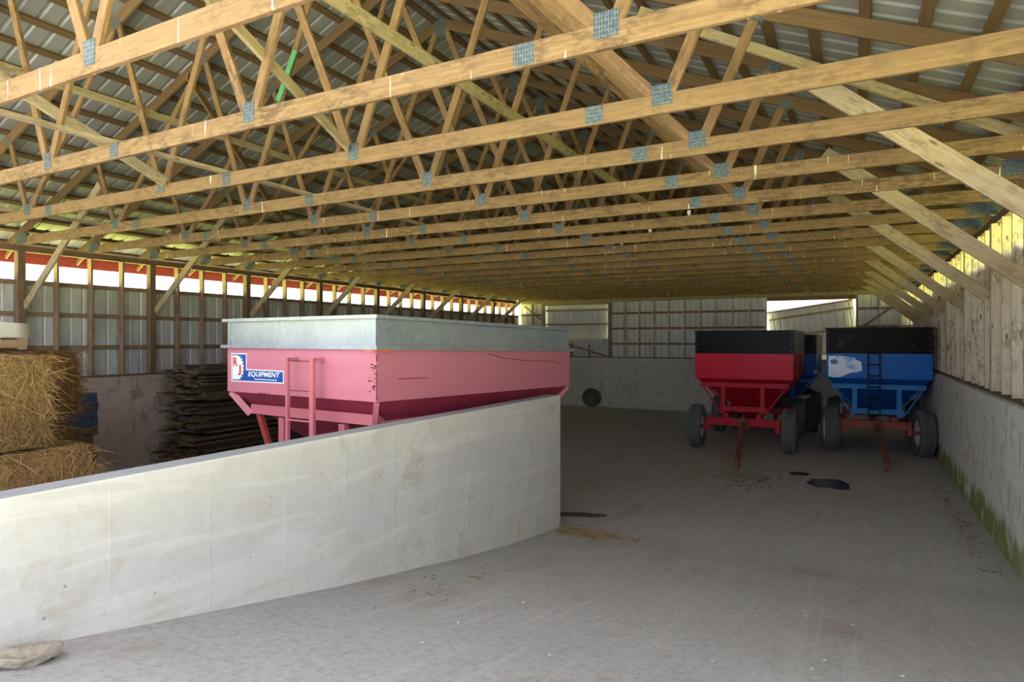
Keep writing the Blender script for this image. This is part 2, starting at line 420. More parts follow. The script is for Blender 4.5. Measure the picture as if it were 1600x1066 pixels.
# posts and knee braces
def y_truss(i): return Y1 + (i - 1) * S
posts = [i for i in range(4, 20, 2)]
for side, xin, out, mat, face in (('left', XL, -1, M['darkwood'], -.01), ('right', XR, 1, M['palestud'], .06)):
    first = posts
    for c, i in enumerate(first):
        y = y_truss(i)
        x = xin + out * (face + .07)
        o = board('wall_post', (x, y, ZC + .0405), (x, y, ZP - .1095), .14, .125, mat, None, (1, 0, 0), .005)
        tag(o, ('dark brown' if side == 'left' else 'pale knotty') + f' timber post on the {side} wall, {ORD[c + 1]} from the front', 'post', f'posts along the {side} wall')
        xb = xin - out * (.02 if side == 'left' else -.04)
        yb = y + .019 + .0265
        p0 = V((xb, yb, 3.19)); dx = 2.32 if side == 'left' else 1.95
        p1 = p0 + V((-out * dx, 0, dx * (.83)))
        o = board('knee_brace', p0, p1, .14 if side == 'left' else .165, .04, M['brace'], None, (0, 0, 1), .004)
        tag(o, f'diagonal wooden knee brace from the {side} wall up to the trusses, {ORD[c + 1]} from the front', 'brace', f'knee braces along the {side} wall')

# partition
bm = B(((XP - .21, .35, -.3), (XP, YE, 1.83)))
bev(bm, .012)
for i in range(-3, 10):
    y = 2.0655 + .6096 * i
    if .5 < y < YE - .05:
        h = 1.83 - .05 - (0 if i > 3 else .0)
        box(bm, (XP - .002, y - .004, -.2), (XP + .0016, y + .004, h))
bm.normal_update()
for f in bm.faces: f.material_index = 1 if f.normal.z > .9 and f.calc_area() > .2 else 0  # top face gets the grey with the shade in its colour
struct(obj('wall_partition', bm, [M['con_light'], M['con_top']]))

# back wall
wb = struct(obj('wall_back', B(((XL - .3, YB, -.6), (XR + .3, YB + .3, ZC))), M['con_back']))
XO0, XO1 = -2.93, .05
ys = YB + .16
def xsheet(x0, x1, y, z0, z1, pitch=.2286, zt=None):
    """sheet in the XZ plane, ribs pushed to +Y; zt(x) gives a sloped top"""
    bm = bmesh.new(); rows = []
    for x, d in ribbed(x1 - x0, 0, .018, pitch):
        t = zt(x0 + x) if zt else z1
        rows.append([bm.verts.new((x0 + x, y + d + e, z)) for e, z in ((0, z0), (0, t), (.006, t), (.006, z0))])
    for a, b in zip(rows, rows[1:]):
        for i in range(4):
            j = (i + 1) % 4; bm.faces.new((a[i], a[j], b[j], b[i]))
    bm.faces.new(rows[0]); bm.faces.new(rows[-1][::-1])
    return bm
obj('siding', xsheet(-9.13, XO0, ys, ZC - .02, ZP), M['siding_pale'], wb)
obj('siding', xsheet(XO1, XR + .25, ys, ZC - .02, ZP), M['siding_pale'], wb)
obj('siding', xsheet(XL - .2, -12.03, ys, ZC - .02, ZP), M['siding_pale'], wb)
obj('siding', xsheet(-12.02, -9.14, ys, ZC - .02, 2.62), M['siding'], wb)
obj('gable_siding', xsheet(XL - .2, XR + .2, ys + .002, ZP - .02, 0, zt=lambda x: roofz(x) + .03), M['siding'], wb)
for z in (2.43, 3.06, 3.69):
    for x0, x1 in ((-9.0, XO0), (XO1, XR + .2), (XL - .1, -12.15)):
        board('girt', (x0, ys - .022, z), (x1, ys - .022, z), .085, .038, M['stud'], wb, (0, 0, 1), .003)
x = -9.0
while x < XR + .1:
    if x < XO0 - .1 or x > XO1 + .1:
        board('stud', (x, YB + .085, ZC + .04), (x, YB + .085, ZP - .12), .14, .04, M['palestud'] if x > -8.95 else M['brace'], wb, (0, 1, 0), .003)
    x += .6096
for x in (-12.6, -12.12, -11.5, -10.75, -9.95):
    board('stud', (x, YB + .06, ZC + .04), (x, YB + .06, 2.44 if x > -12 else ZP - .12), .09, .045, M['stud'], wb, (0, 1, 0), .003)
board('sill_plate', (XL, YB + .09, ZC + .02), (XR, YB + .09, ZC + .02), .15, .038, M['darkwood'], wb, (0, 1, 0), .003)
board('top_plate', (XL, YB + .09, ZP - .06), (XR, YB + .09, ZP - .06), .115, .12, M['brace'], wb, (0, 0, 1), .003)
board('door_header', (-12.1, YB + .05, 4.08 + .07), (-9.05, YB + .05, 4.08 + .07), .15, .05, M['brace'], wb, (0, 0, 1), .003)
board('door_header', (XO0, YB + .09, 4.10), (XO1, YB + .09, 4.10), .14, .1, M['chord'], wb, (0, 0, 1), .003)
board('diagonal_strut', (-11.0, YB + .03, 2.42), (-9.15, YB + .03, 1.90), .07, .035, M['stud'], wb, (0, 0, 1), .003)
board('diagonal_strut', (.15, YB + .0, 3.0), (1.3, YB + .0, 3.85), .08, .035, M['stud'], wb, (0, 0, 1), .003)
board('diagonal_strut', (XL + .15, YB + .0, 4.1), (-12.2, YB + .0, 3.5), .08, .035, M['stud'], wb, (0, 0, 1), .003)
for x, mt in ((-12.12, M['brace']), (-9.06, M['brace']), (XO0, M['whitetrim']), (XO1, M['stud'])):
    board('door_post', (x, YB + .06, ZC + .04), (x, YB + .06, ZP - .12), .12, .07, mt, wb, (0, 1, 0), .003)
# closed sliding panel at the left of the back wall
t = thing('sliding_door_panel', 'pale ribbed metal sliding door panel in the back wall behind the pink wagon', 'door panel', (-10.58, ys + .075, 2.54))
obj('metal_sheet', xsheet(-1.5, 1.47, 0, 0, 1.76), M['siding_pale'], t)
for z in (.06, .72, 1.33):
    board('girt', (-1.49, -.022, z), (1.46, -.022, z), .08, .036, M['brace'], t, (0, 0, 1), .003)
# fallen panel leaning across the opening at the right
t = thing('fallen_door_panel', 'tilted ribbed metal door panel hanging askew in the open back doorway', 'door panel', (-2.93, YB + .36, 3.62))
obj('metal_sheet', xsheet(0, 2.88, 0, -2.7, .0), M['siding_pale'], t)
for z in (-.30, -1.0, -1.8):
    board('girt', (.02, -.022, z), (2.84, -.022, z), .085, .036, M['brace'], t, (0, 0, 1), .003)
board('top_rail', (0, -.012, -.012), (2.88, -.012, -.012), .07, .06, M['stud'], t, (0, 0, 1), .003)
t.rotation_euler = (0, -math.radians(8.3), 0)

# ---------------------------------------------------------------- roof trusses
def plate(parent, x, z, w, h, rot=0.):
    k = ('plate', w, h)
    if k not in _bc:
        bm = B(((-w / 2, -.0215, -h / 2), (w / 2, -.019, h / 2)), ((-w / 2, .019, -h / 2), (w / 2, .0215, h / 2)))
        o = obj('gusset_plate', bm, M['gusset'], parent); _bc[k] = o.data
    else:
        o = bpy.data.objects.new('gusset_plate', _bc[k]); C.objects.link(o); o.parent = parent
    o.location = (x, 0, z); o.rotation_euler = (0, rot, 0); return o
def make_truss():
    t = thing('roof_truss', '', 'roof truss', (XC, Y1, ZP), 0, 'roof trusses')
    Hc = .15
    board('bottom_chord', (-HALF + .22, 0, Hc / 2), (HALF - .22, 0, Hc / 2), Hc, .038, M['chord'], t)
    cosn = math.cos(n)
    for s in (-1, 1):
        d = V((s * cosn, 0, -math.sin(n)))
        off = V((-s * math.sin(n), 0, -cosn)) * .075
        p0 = V((0, 0, 3.40)) + off; 
        p0 = p0 + d * (s * -off.x * s * s / cosn if False else 0.)
        L = (HALF + .58) / cosn
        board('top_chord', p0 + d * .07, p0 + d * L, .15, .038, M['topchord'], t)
        # wedge filling the heel
        a = s * (HALF - .95); b = s * (HALF + .02)
        bm = bmesh.new(); pts = [(a, 0.), (b, 0.), (b, 3.40 - SL * (HALF + .02) - .158), (s * (HALF - .34), .15), (a, .15)]
        f = [bm.verts.new((x, -.018, z)) for x, z in pts]; g = [bm.verts.new((x, .018, z)) for x, z in pts]
        bm.faces.new(f); bm.faces.new(g[::-1])
        for i in range(len(pts)): bm.faces.new((f[i], g[i], g[(i + 1) % len(pts)], f[(i + 1) % len(pts)]))
        obj('heel_wedge', bm, M['truss'], t)
        board('lookout', (s * (HALF + .22), 0, .02), (s * (HALF + .565), 0, -.185), .08, .036, M['truss'], t)
    def tz(u): return 3.40 - SL * u - .165           # top chord lower edge
    for s in (-1, 1):
        for (b, a) in ((1.49, 0.03), (1.49, 2.40), (4.51, 2.40), (4.51, 5.04)):
            w = 0.089; da = .05 * (1 if a > b else -1) if abs(a - b) > .8 else .045
            db = .045 if a > b else -.045
            board('web', (s * (b + db), 0, Hc - .02), (s * (a - da * .6), 0, tz(a) + .05), w, .0365, M['truss'], t, (0, 0, 1) if True else None)
        plate(t, s * 1.49, .13, .125, .16); plate(t, s * 4.51, .14, .155, .155)
        plate(t, s * 2.40, tz(2.40) + .045, .15, .12, s * n); plate(t, s * 5.04, tz(5.04) + .045, .12, .12, s * n)
        plate(t, s * 3.97, .077, .145, .135); plate(t, s * (HALF - .03), .115, .36, .17, 0)
    plate(t, -.34, .077, .13, .135); plate(t, 0, 3.24, .2, .26)
    return t
tr = make_truss()
NT = 20
truss = [tr] + [dup(tr, (XC, y_truss(i), ZP)) for i in range(2, NT + 1)]
for i, t in enumerate(truss):
    if i == NT - 1: t['label'] = 'wooden roof truss against the back gable wall, last of the row'
    else: t['label'] = f'wooden roof truss with blue-grey gusset plates, {ORD[i + 1]} from the front of the barn'

# long braces tying the trusses together
def brace(nm, p0, p1, w, t_, lab, up=(0, 0, 1), mat=None):
    return tag(board(nm, p0, p1, w, t_, mat or M['brace'], None, up), lab, 'brace')
ztop = ZP + .15
CZ = 2.59
brace('lateral_brace', (-6.19, Y1 - 1., ztop + .0205), (-6.19, YB - .1, ztop + .0205), .089, .038, 'pale board lying along the tops of the bottom chords near the middle of the span', (1, 0, 0))
brace('lateral_brace', (-10.75, Y1 - .4, ztop + .0205), (-10.75, YB - .1, ztop + .0205), .089, .038, 'pale board lying along the bottom chords at the left side of the barn', (1, 0, 0))
wd = V((.91, 0, 2.1)).normalized()
brace('lateral_brace', (-3.80, Y1 - 1., 2.82 + CZ), (-3.80, YB - .1, 2.82 + CZ), .12, .038, 'long pale board nailed across the webs right of the ridge', wd)
brace('lateral_brace', (-7.76, Y1 - 1., 2.82 + CZ), (-7.76, YB - .1, 2.82 + CZ), .10, .038, 'long board nailed across the webs left of the ridge', V((-.91, 0, 2.1)))
brace('diagonal_brace', (-3.93, Y1 + .05, 2.62 + CZ), (-4.36, y_truss(3) - .03, 1.88 + CZ), .089, .038, 'short pale diagonal board between the first and third trusses', (0, 0, 1))
brace('diagonal_brace', (-3.44, y_truss(4) - .35, 3.93 + CZ - .04), (-1.24, y_truss(8) - .9, 1.80 + CZ + .05), .14, .04, 'wide brown diagonal board slanting down through the web members right of centre', (1, 0, 1), M['truss'])
brace('diagonal_brace', (-1.9, 6.24, 3.32 + CZ - .05), (1.42, 7.50, 1.93 + CZ - .05), .10, .038, 'yellowish diagonal board under the right roof slope', (0, 0, 1))
brace('diagonal_brace', (-7.55, y_truss(1) + .05, 2.95 + CZ), (-7.18, y_truss(3) - .03, 1.86 + CZ), .12, .038, 'pale diagonal board at the upper left between the first trusses', (0, 0, 1))
brace('diagonal_brace', (-8.35, y_truss(4) - .15, 3.75 + CZ), (-10.2, y_truss(7) + .05, 1.92 + CZ), .12, .038, 'dark diagonal board slanting down through the webs on the left', (0, 0, 1), M['truss'])
brace('green_stick', (-6.36, y_truss(4) - .031, 6.32), (-6.67, y_truss(4) - .031, 5.72), .085, .02, 'short bright green painted stick on a web member at the upper left', (1, 0, 0), M['greenwood'])['category'] = 'stick'

# small white porcelain knobs on the chords
for i, (k, x) in enumerate(((7, -2.18), (8, -3.12), (9, -4.03), (10, -4.81))):
    bm = bmesh.new()
    for z0, z1, r in ((0, .03, .02), (.03, .045, .032), (.045, .075, .026)): rod(bm, (0, 0, z0), (0, 0, z1), r, 12)
    o = obj('porcelain_knob', bm, M['porcelain']); o.location = (x, y_truss(k), ztop)
    tag(o, f'small white knob on top of a truss chord, {ORD[i + 1]} from the front of four', 'knob', 'white knobs on the chords')

# ---------------------------------------------------------------- wagons
def wheel(parent, loc, R, Wd, steer=0., out=1, rimmat=None):
    """tyre with tread grooves (part) and a dished rim (sub-part); axis along X"""
    rimmat = rimmat or M['rim']
    k = ('wheel', R, Wd)
    prof = [(.56, -.36), (.60, -.44), (.78, -.50), (.90, -.49), (.965, -.42), (.985, -.36), (1., -.22), (1., -.20), (.965, -.19), (.965, -.15), (1., -.14), (1., -.03), (.965, -.02), (.965, .02), (1., .03), (1., .14), (.965, .15), (.965, .19), (1., .20), (1., .22), (.985, .36), (.965, .42), (.90, .49), (.78, .50), (.60, .44), (.56, .36)]
    n_ = 64
    if k not in _bc:
        bm = bmesh.new(); rings = []
        for i in range(n_):
            a = 2 * PI * i / n_; ring = []
            for r, w in prof:
                rr = r * R
                if r > .96 and abs(w) > .2 and abs(w) < .45 and i % 2: rr -= .022 * R / .5
                ring.append(bm.verts.new((w * Wd, rr * math.cos(a), rr * math.sin(a))))
            rings.append(ring)
        for i in range(n_):
            a, b = rings[i], rings[(i + 1) % n_]
            for j in range(len(prof)):
                jj = (j + 1) % len(prof); bm.faces.new((a[j], a[jj], b[jj], b[j]))
        ty = obj('wheel', bm, M['tyre'], parent); _bc[k] = ty.data
        bm = bmesh.new(); rp = [(.57, -.38), (.585, -.40), (.56, -.34), (.50, -.20), (.48, .04), (.30, .10), (.24, .04), (.17, .04), (.16, .16), (.0, .17)]
        rp2 = [(.57, .38), (.585, .40), (.56, .34), (.50, .20), (.48, .10), (.30, .16), (.24, .16), (.0, .165)]
        for pr in (rp, rp2):
            rings = [[bm.verts.new((w * Wd, r * R * math.cos(2 * PI * i / 32), r * R * math.sin(2 * PI * i / 32))) for r, w in pr] for i in range(32)]
            for i in range(32):
                a, b = rings[i], rings[(i + 1) % 32]
                for j in range(len(pr) - 1): bm.faces.new((a[j], a[j + 1], b[j + 1], b[j]))
        for i in range(8):
            a = 2 * PI * i / 8; p = V((0, .2 * R * math.cos(a), .2 * R * math.sin(a)))
            rod(bm, p + V((.0 * Wd, 0, 0)), p + V((.22 * Wd, 0, 0)), .012, 6); rod(bm, p + V((-.02 * Wd, 0, 0)), p + V((.10 * Wd, 0, 0)), .012, 6)
        bmesh.ops.remove_doubles(bm, verts=bm.verts, dist=1e-5)
        rm = obj('rim', bm, rimmat, ty); _bc[k + ('rim',)] = rm.data
    else:
        ty = bpy.data.objects.new('wheel', _bc[k]); C.objects.link(ty); ty.parent = parent
        rm = bpy.data.objects.new('rim', _bc[k + ('rim',)]); C.objects.link(rm); rm.parent = ty
    ty.location = loc; ty.rotation_euler = (random.uniform(0, .3), 0, steer + (PI if out < 0 else 0))
    return ty
def shell(hx, y0, y1, z0, z1, t, cx=0., sh=0.):
    """four standing panels, open top and bottom"""
    bm = bmesh.new()
    box(bm, (cx - hx, y0, z0), (cx + hx, y0 + t, z1)); box(bm, (cx - hx, y1 - t, z0), (cx + hx, y1, z1))
    box(bm, (cx - hx, y0 + t, z0), (cx - hx + t, y1 - t, z1)); box(bm, (cx + hx - t, y0 + t, z0), (cx + hx, y1 - t, z1))
    if sh:
        for v in bm.verts: v.co.z += sh * (v.co.y - y0)
    return bm
def hopper(hx, y0, y1, zt, zb, bx, by0, by1, cx=0., t=.012, sh=0.):
    bm = bmesh.new()
    for o in (0, t):
        T = [(cx - hx + o, y0 + o), (cx + hx - o, y0 + o), (cx + hx - o, y1 - o), (cx - hx + o, y1 - o)]
        Bt = [(cx - bx + o, by0 + o), (cx + bx - o, by0 + o), (cx + bx - o, by1 - o), (cx - bx + o, by1 - o)]
        tv = [bm.verts.new((x, y, zt + sh * (y - y0))) for x, y in T]; bv = [bm.verts.new((x, y, zb + o)) for x, y in Bt]
        for i in range(4):
            j = (i + 1) % 4; f = (tv[i], tv[j], bv[j], bv[i]); bm.faces.new(f if not o else f[::-1])
        bm.faces.new(bv if not o else bv[::-1])
        if not o: t0 = tv
        else:
            for i in range(4):
                j = (i + 1) % 4; bm.faces.new((t0[j], t0[i], tv[i], tv[j]))
    return bm

def gravity_wagon(name, label, loc, P):
    t = thing(name, label, 'gravity wagon', loc, P.get('rz', 0.), 'gravity wagons')
    cx, hx, y0, L = P['cx'], P['hx'], P['y0'], P['L']; y1 = y0 + L
    zt, ze, zb = P['zt'], P['ze'], P['zb']
    body, fr, ext, ax = P['body'], P['frame'], P['ext'], P['axle']
    bm = shell(hx, y0, y1, zb, ze, .012, cx)
    for sx in (-1, 1):        # folded corner flanges with rivets
        x = cx + sx * (hx - .025)
        box(bm, (x - .02, y0 - .006, zb + .01), (x + .02, y0, ze))
        for q in range(7): rod(bm, (x, y0 - .012, zb + .06 + q * .085), (x, y0 - .005, zb + .06 + q * .085), .007, 6)
    box(bm, (cx - hx - .012, y0 - .012, ze - .03), (cx + hx + .012, y0, ze)); box(bm, (cx + hx, y0, ze - .03), (cx + hx + .012, y1, ze)); box(bm, (cx - hx - .012, y0, ze - .03), (cx - hx, y1, ze))
    for q in (.33, .66):
        for sx in (-1, 1):
            yy = y0 + L * q; x = cx + sx * (hx + .012); box(bm, (x - .012, yy - .03, zb), (x + .012, yy + .03, ze - .03))
    obj('box', bm, body, t)
    bm = shell(hx + .004, y0 - .004, y1 + .004, ze, zt, .008, cx)
    for zz in (zt - .012,):
        box(bm, (cx - hx - .035, y0 - .035, zz), (cx + hx + .035, y0, zz + .02)); box(bm, (cx - hx - .035, y1, zz), (cx + hx + .035, y1 + .035, zz + .02))
        box(bm, (cx + hx, y0, zz), (cx + hx + .035, y1, zz + .02)); box(bm, (cx - hx - .035, y0, zz), (cx - hx, y1, zz + .02))
    obj('extension', bm, ext, t)
    bm = bmesh.new()
    for sx in (-1, 1):
        for q in range(4): rod(bm, (cx + sx * (hx - .04), y0 - .014, ze + .08 + q * .14), (cx + sx * (hx - .04), y0 - .004, ze + .08 + q * .14), .009, 8)
    obj('bolt_heads', bm, M['rim'], t)
    bx = .38; ym = (y0 + y1) / 2
    obj('hopper', hopper(hx - .02, y0 + .015, y1 - .015, zb + .005, .86, bx, ym - .45, ym + .45, cx), P['hop'], t)
    # sill ring
    ix, iy = hx - .13, .12; zr0, zr1 = 1.44, 1.55
    bm = B(((cx - ix, y0 + iy - .03, zr0), (cx + ix, y0 + iy + .03, zr1)), ((cx - ix, y1 - iy - .03, zr0), (cx + ix, y1 - iy + .03, zr1)))
    for sx in (-1, 1): bar(bm, (cx + sx * ix, y0 + iy, 1.495), (cx + sx * ix, y1 - iy, 1.495), .10, .05)
    obj('sill_rail', bm, fr, t)
    for yy in (y0 + iy, y1 - iy):
        for px in (-.47, .43):
            obj('frame_post', BAR(((cx + px, yy, .80), (cx + px, yy, zr0), .085, .10, (0, 1, 0))), fr, t)
        obj('crossbeam', BAR(((cx - .55, yy, .92), (cx + .53, yy, .92), .12, .07, (0, 0, 1))), fr, t)
        for sx, px in ((-1, -.52), (1, .50)):
            bm = BAR(((cx + sx * (ix - .04), yy - .03, zr0 + .02), (cx + px, yy - .03, .80), .05, .025, (0, 1, 0)))
            obj('diagonal_brace', bm, P.get('diag', fr), t)
    # side struts from the sill rail in to the chassis
    for sx in (-1, 1):
        for q in (.18, .34, .66, .82): obj('side_strut', BAR(((cx + sx * ix, y0 + L * q, zr0), (cx + sx * .42, y0 + L * q + (.22 if q < .5 else -.22), .86), .05, .03, (0, 1, 0))), fr, t)
    if P.get('chute', 1):
        s = P['chute']
        bm = bmesh.new()
        ang = [(s * (cx * s + .40), 1.30), (s * (cx * s + 1.02), .98)]
        pts = [(cx + s * .36, .93), (cx + s * 1.0, 1.0), (cx + s * 1.0, 1.05), (cx + s * .36, 1.36)]
        f = [bm.verts.new((x, ym - .32, z)) for x, z in pts]; g = [bm.verts.new((x, ym + .32, z)) for x, z in pts]
        bm.faces.new(f); bm.faces.new(g[::-1])
        for i in range(4): bm.faces.new((f[i], g[i], g[(i + 1) % 4], f[(i + 1) % 4]))
        obj('discharge_chute', bm, M['blackmetal'], t)
    # chassis
    R = P['R']; tk = P['tk']; wb_ = P['wb']
    ya, yr = 0., wb_
    obj('chassis_beam', B(((-.09, ya - .1, .58), (.09, yr + .1, .74)), ((-.42, ya, .74), (-.32, yr, .84)), ((.32, ya, .74), (.42, yr, .84))), ax, t)
    for yy in (ya, yr):
        bm = B(((-tk + .22, yy - .07, .57), (tk - .22, yy + .07, .735)))
        for sx in (-1, 1):
            rod(bm, (sx * (tk - .26), yy, .50), (sx * (tk - .26), yy, .76), .045, 12); rod(bm, (sx * (tk - .28), yy, R), (sx * (tk - .02), yy, R), .04, 12)
            box(bm, (sx * (tk - .26) - .05, yy - .09, .44), (sx * (tk - .26) + .05, yy + .09, .60))
        obj('axle', bm, ax, t)
        st = P.get('steer', 0.) if yy == ya else 0.
        for sx in (-1, 1): wheel(t, (sx * tk, yy, R + .0), R, .30, st, sx)
    # tongue
    tx, ty_ = P['tongue']
    bm = bmesh.new(); a = V((0.04, ya - .1, .62)); b = V((tx, ty_, .14)); d = (b - a)
    bar(bm, a, b, .12, .085)
    for q in (.25, .55, .8): bar(bm, a + d * q + V((-.05, 0, 0)), a + d * q + V((.05, 0, 0)), .128, .10)
    bar(bm, b, b + d.normalized() * .16, .03, .09)
    box(bm, (b.x - .05, b.y - .16, .02), (b.x + .05, b.y - .05, .20)); rod(bm, (b.x, b.y - .12, .0), (b.x, b.y - .12, .26), .016, 8)
    box(bm, (a.x - .11, a.y - .06, .50), (a.x + .11, a.y + .1, .76)); rod(bm, (a.x, a.y, .46), (a.x, a.y, .84), .03, 10)
    obj('tongue', bm, M['rust'], t)
    if P.get('ladder'):
        lx, zl0, zl1 = P['ladder']; w = .12
        bm = bmesh.new(); yl = y0 - .09
        for sx in (-1, 1): bar(bm, (lx + sx * w, yl, zl0), (lx + sx * w, yl, zl1), .04, .03, (0, 1, 0)); bar(bm, (lx + sx * w, yl, zl1 - .01), (lx + sx * w, y0, zl1 - .01), .03, .03)
        z = zl0 + .12
        while z < zl1 - .02: rod(bm, (lx - w, yl, z), (lx + w, yl, z), .015, 8); z += .26
        box(bm, (lx - w - .03, yl - .02, zl1 - .03), (lx + w + .03, yl + .02, zl1 + .02))
        obj('ladder', bm, M['blackmetal'], t)
    if P.get('reflector'):
        x, y, z = P['reflector']
        bm = bmesh.new(); rod(bm, (x, y, z), (x, y + .05, z), .055, 20); obj('reflector_lamp', bm, M['orange'], t)
    return t
red = gravity_wagon('gravity_wagon', 'red gravity wagon with a glossy black extension and red tongue, left of the blue one', (-2.35, 15.9, .0),
    dict(cx=-.03, hx=1.115, y0=.3, L=3.7, zt=2.81, ze=2.26, zb=1.65, body=M['red'], frame=M['redframe'], ext=M['black'], axle=M['redframe'], hop=M['red'], R=.515, tk=1.04, wb=2.95, tongue=(.24, -2.25), chute=1))
blue = gravity_wagon('gravity_wagon', 'blue gravity wagon with black ladder and rust-spotted extension beside the right wall', (.40, 16.87, .0),
    dict(cx=.06, hx=1.07, y0=.25, L=3.7, zt=2.87, ze=2.27, zb=1.69, body=M['blue'], frame=M['blueframe'], ext=M['blackrust'], axle=M['redaxle'], hop=M['blue'], R=.515, tk=.93, wb=2.95, tongue=(.16, -2.2), steer=.17, ladder=(-.02, .86, 2.46), chute=-1))
third = gravity_wagon('gravity_wagon', 'blue wagon with black extension parked behind the red one, mostly hidden', (-2.15, 20.75, fz(21.8)),
    dict(cx=.05, hx=1.09, y0=.2, L=3.6, zt=2.86, ze=2.30, zb=1.68, body=M['blue'], frame=M['blueframe'], ext=M['black'], axle=M['redaxle'], hop=M['blue'], R=.515, tk=1.03, wb=2.3, tongue=(.1, -.35), chute=1, reflector=(1.13, .1, 1.78)))
# bare worn patch on the blue front panel
def blob(pts, y, t):
    bm = bmesh.new(); f = [bm.verts.new((x, y, z)) for x, z in pts]; g = [bm.verts.new((x, y + t, z)) for x, z in pts]
    bm.faces.new(f); bm.faces.new(g[::-1])
    for i in range(len(pts)):
        j = (i + 1) % len(pts); bm.faces.new((f[i], g[i], g[j], f[j]))
    return bm
def pxblue(x, y):     # patch outline read off a 230-pixel-wide view of the front panel
    return (-1.01 + (x - 145) / 760 * 2.14, 2.27 - (y - 235) / 170 * .58)
bp = [pxblue(*q) for q in ((160, 255), (225, 250), (300, 255), (350, 262), (372, 280), (405, 290), (412, 352), (380, 362), (330, 368), (285, 385), (245, 400), (200, 402), (162, 395))]
wp = obj('worn_patch', blob(bp, .25 - .0015, .0015), M['worn'], blue)
e = [pxblue(203 + 30 * math.cos(a), 293 + 17 * math.sin(a)) for a in [2 * PI * i / 20 for i in range(20)]]
obj('paint_spot', blob(e, .25 - .003, .0014), M['worncore'], wp)

# pink wagon
PX = dict(rz=-math.radians(5.2))
cx0 = V((-4.1, 4.89)); ca, sa = math.cos(PX['rz']), math.sin(PX['rz'])
org = (cx0.x - 1.22 * ca, cx0.y - 1.22 * sa)
pk = thing('gravity_wagon', 'large faded pink-red grain wagon with galvanised extension behind the concrete partition', 'gravity wagon', (org[0], org[1], 0.), PX['rz'], 'gravity wagons')
SH = -.019; L = 3.95; hx = 1.22
bm = shell(hx, 0, L, 1.985, 2.51, .012, 0, SH)
obj('box', bm, M['pink'], pk)
bm = shell(hx - .012, .012, L - .012, 2.50, 2.835, .008, 0, SH)
def ring(bm, hx, y0, y1, z, h, e, sh):
    b2 = bmesh.new()
    for lo, hi in (((-hx - e, y0 - e, z), (hx + e, y0 + .01, z + h)), ((-hx - e, y1 - .01, z), (hx + e, y1 + e, z + h)), ((hx - .01, y0 + .01, z), (hx + e, y1 - .01, z + h)), ((-hx - e, y0 + .01, z), (-hx + .01, y1 - .01, z + h))): box(b2, lo, hi)
    for v in b2.verts: v.co.z += sh * v.co.y
    me = bpy.data.meshes.new('tmp'); b2.to_mesh(me); b2.free(); bm.from_mesh(me); bpy.data.meshes.remove(me)
ring(bm, hx, 0, L, 2.80, .035, .045, SH); ring(bm, hx, 0, L, 2.495, .038, .055, SH)
box(bm, (hx - .05, -.004, 2.53), (hx - .008, .012, 2.80)); box(bm, (-hx + .008, -.004, 2.53), (-hx + .05, .012, 2.80))
obj('extension', bm, M['galv'], pk)
obj('corner_clip', B(((hx - .10, -.062, 2.478), (hx + .062, -.0, 2.494)), ((hx - .0, -.062, 2.478), (hx + .062, .12, 2.494))), M['dentrust'], pk)
obj('hopper', hopper(hx - .015, .012, L - .012, 1.985, .75, .35, 1.55, 2.4, 0, .012, SH), M['pinkshade'], pk)
ix, iy = 1.02, .20
bm = bmesh.new()
bar(bm, (-ix, iy, 1.775), (ix, iy, 1.775), .11, .06); bar(bm, (-ix, L - iy, 1.71), (ix, L - iy, 1.71), .11, .06)
for s in (-1, 1): bar(bm, (s * ix, iy, 1.775), (s * ix, L - iy, 1.71), .11, .06)
obj('sill_rail', bm, M['pinkframe'], pk)
for s in (-1, 1):
    for yy, d, zt in ((0, 1, 1.985), (L, -1, 1.91)):
        obj('corner_gusset', BAR(((s * (hx - .03), yy + d * .03, zt - .005), (s * (ix + .0), yy + d * (iy - .03), zt - .27), .075, .055, (s, -d, .4))), M['pinkframe'], pk)
        obj('diagonal_brace', BAR(((s * (ix - .08), yy + d * (iy + .03), zt - .26), (s * .48, yy + d * (iy + .03), .80), .07, .05, (1, 0, 0))), M['redaxle'], pk)
    for yy in (iy, L - iy):
        obj('frame_post', BAR(((s * .50, yy + .03, .75), (s * .50, yy + .03, 1.70), .09, .06, (1, 0, 0))), M['pinkframe'], pk)
for yy in (iy, L - iy): obj('crossbeam', B(((-.6, yy, .78), (.6, yy + .06, .90))), M['pinkframe'], pk)
obj('chassis_beam', B(((-.1, -.2, .6), (.1, L + .1, .78))), M['redaxle'], pk)
for yy in (.55, L - 1.25):
    bm = B(((-.86, yy - .07, .58), (.86, yy + .07, .75)))
    for s in (-1, 1): rod(bm, (s * .8, yy, .515), (s * 1.05, yy, .515), .04, 12); rod(bm, (s * .8, yy, .47), (s * .8, yy, .76), .045, 12)
    obj('axle', bm, M['redaxle'], pk)
    for s in (-1, 1): wheel(pk, (s * 1.06, yy, .515), .515, .30, 0, s)
bm = bmesh.new()
for x, w in ((.05, .035), (.44, .06)):
    bar(bm, (x, -.13, 1.0), (x, -.13, 2.40), w, .035, (1, 0, 0)); bar(bm, (x, -.147, 2.385), (x, .0, 2.385), .035, w)
for z in (1.15, 1.45, 1.75): rod(bm, (.05, -.13, z), (.44, -.13, z), .010, 8)
ld = obj('ladder', bm, M['pinkframe'], pk)
for z in (2.06, 2.37):
    bm = bmesh.new(); rod(bm, (.07, -.12, z), (.41, -.12, z), .006, 8); obj('rung_rod', bm, M['rust'], ld)
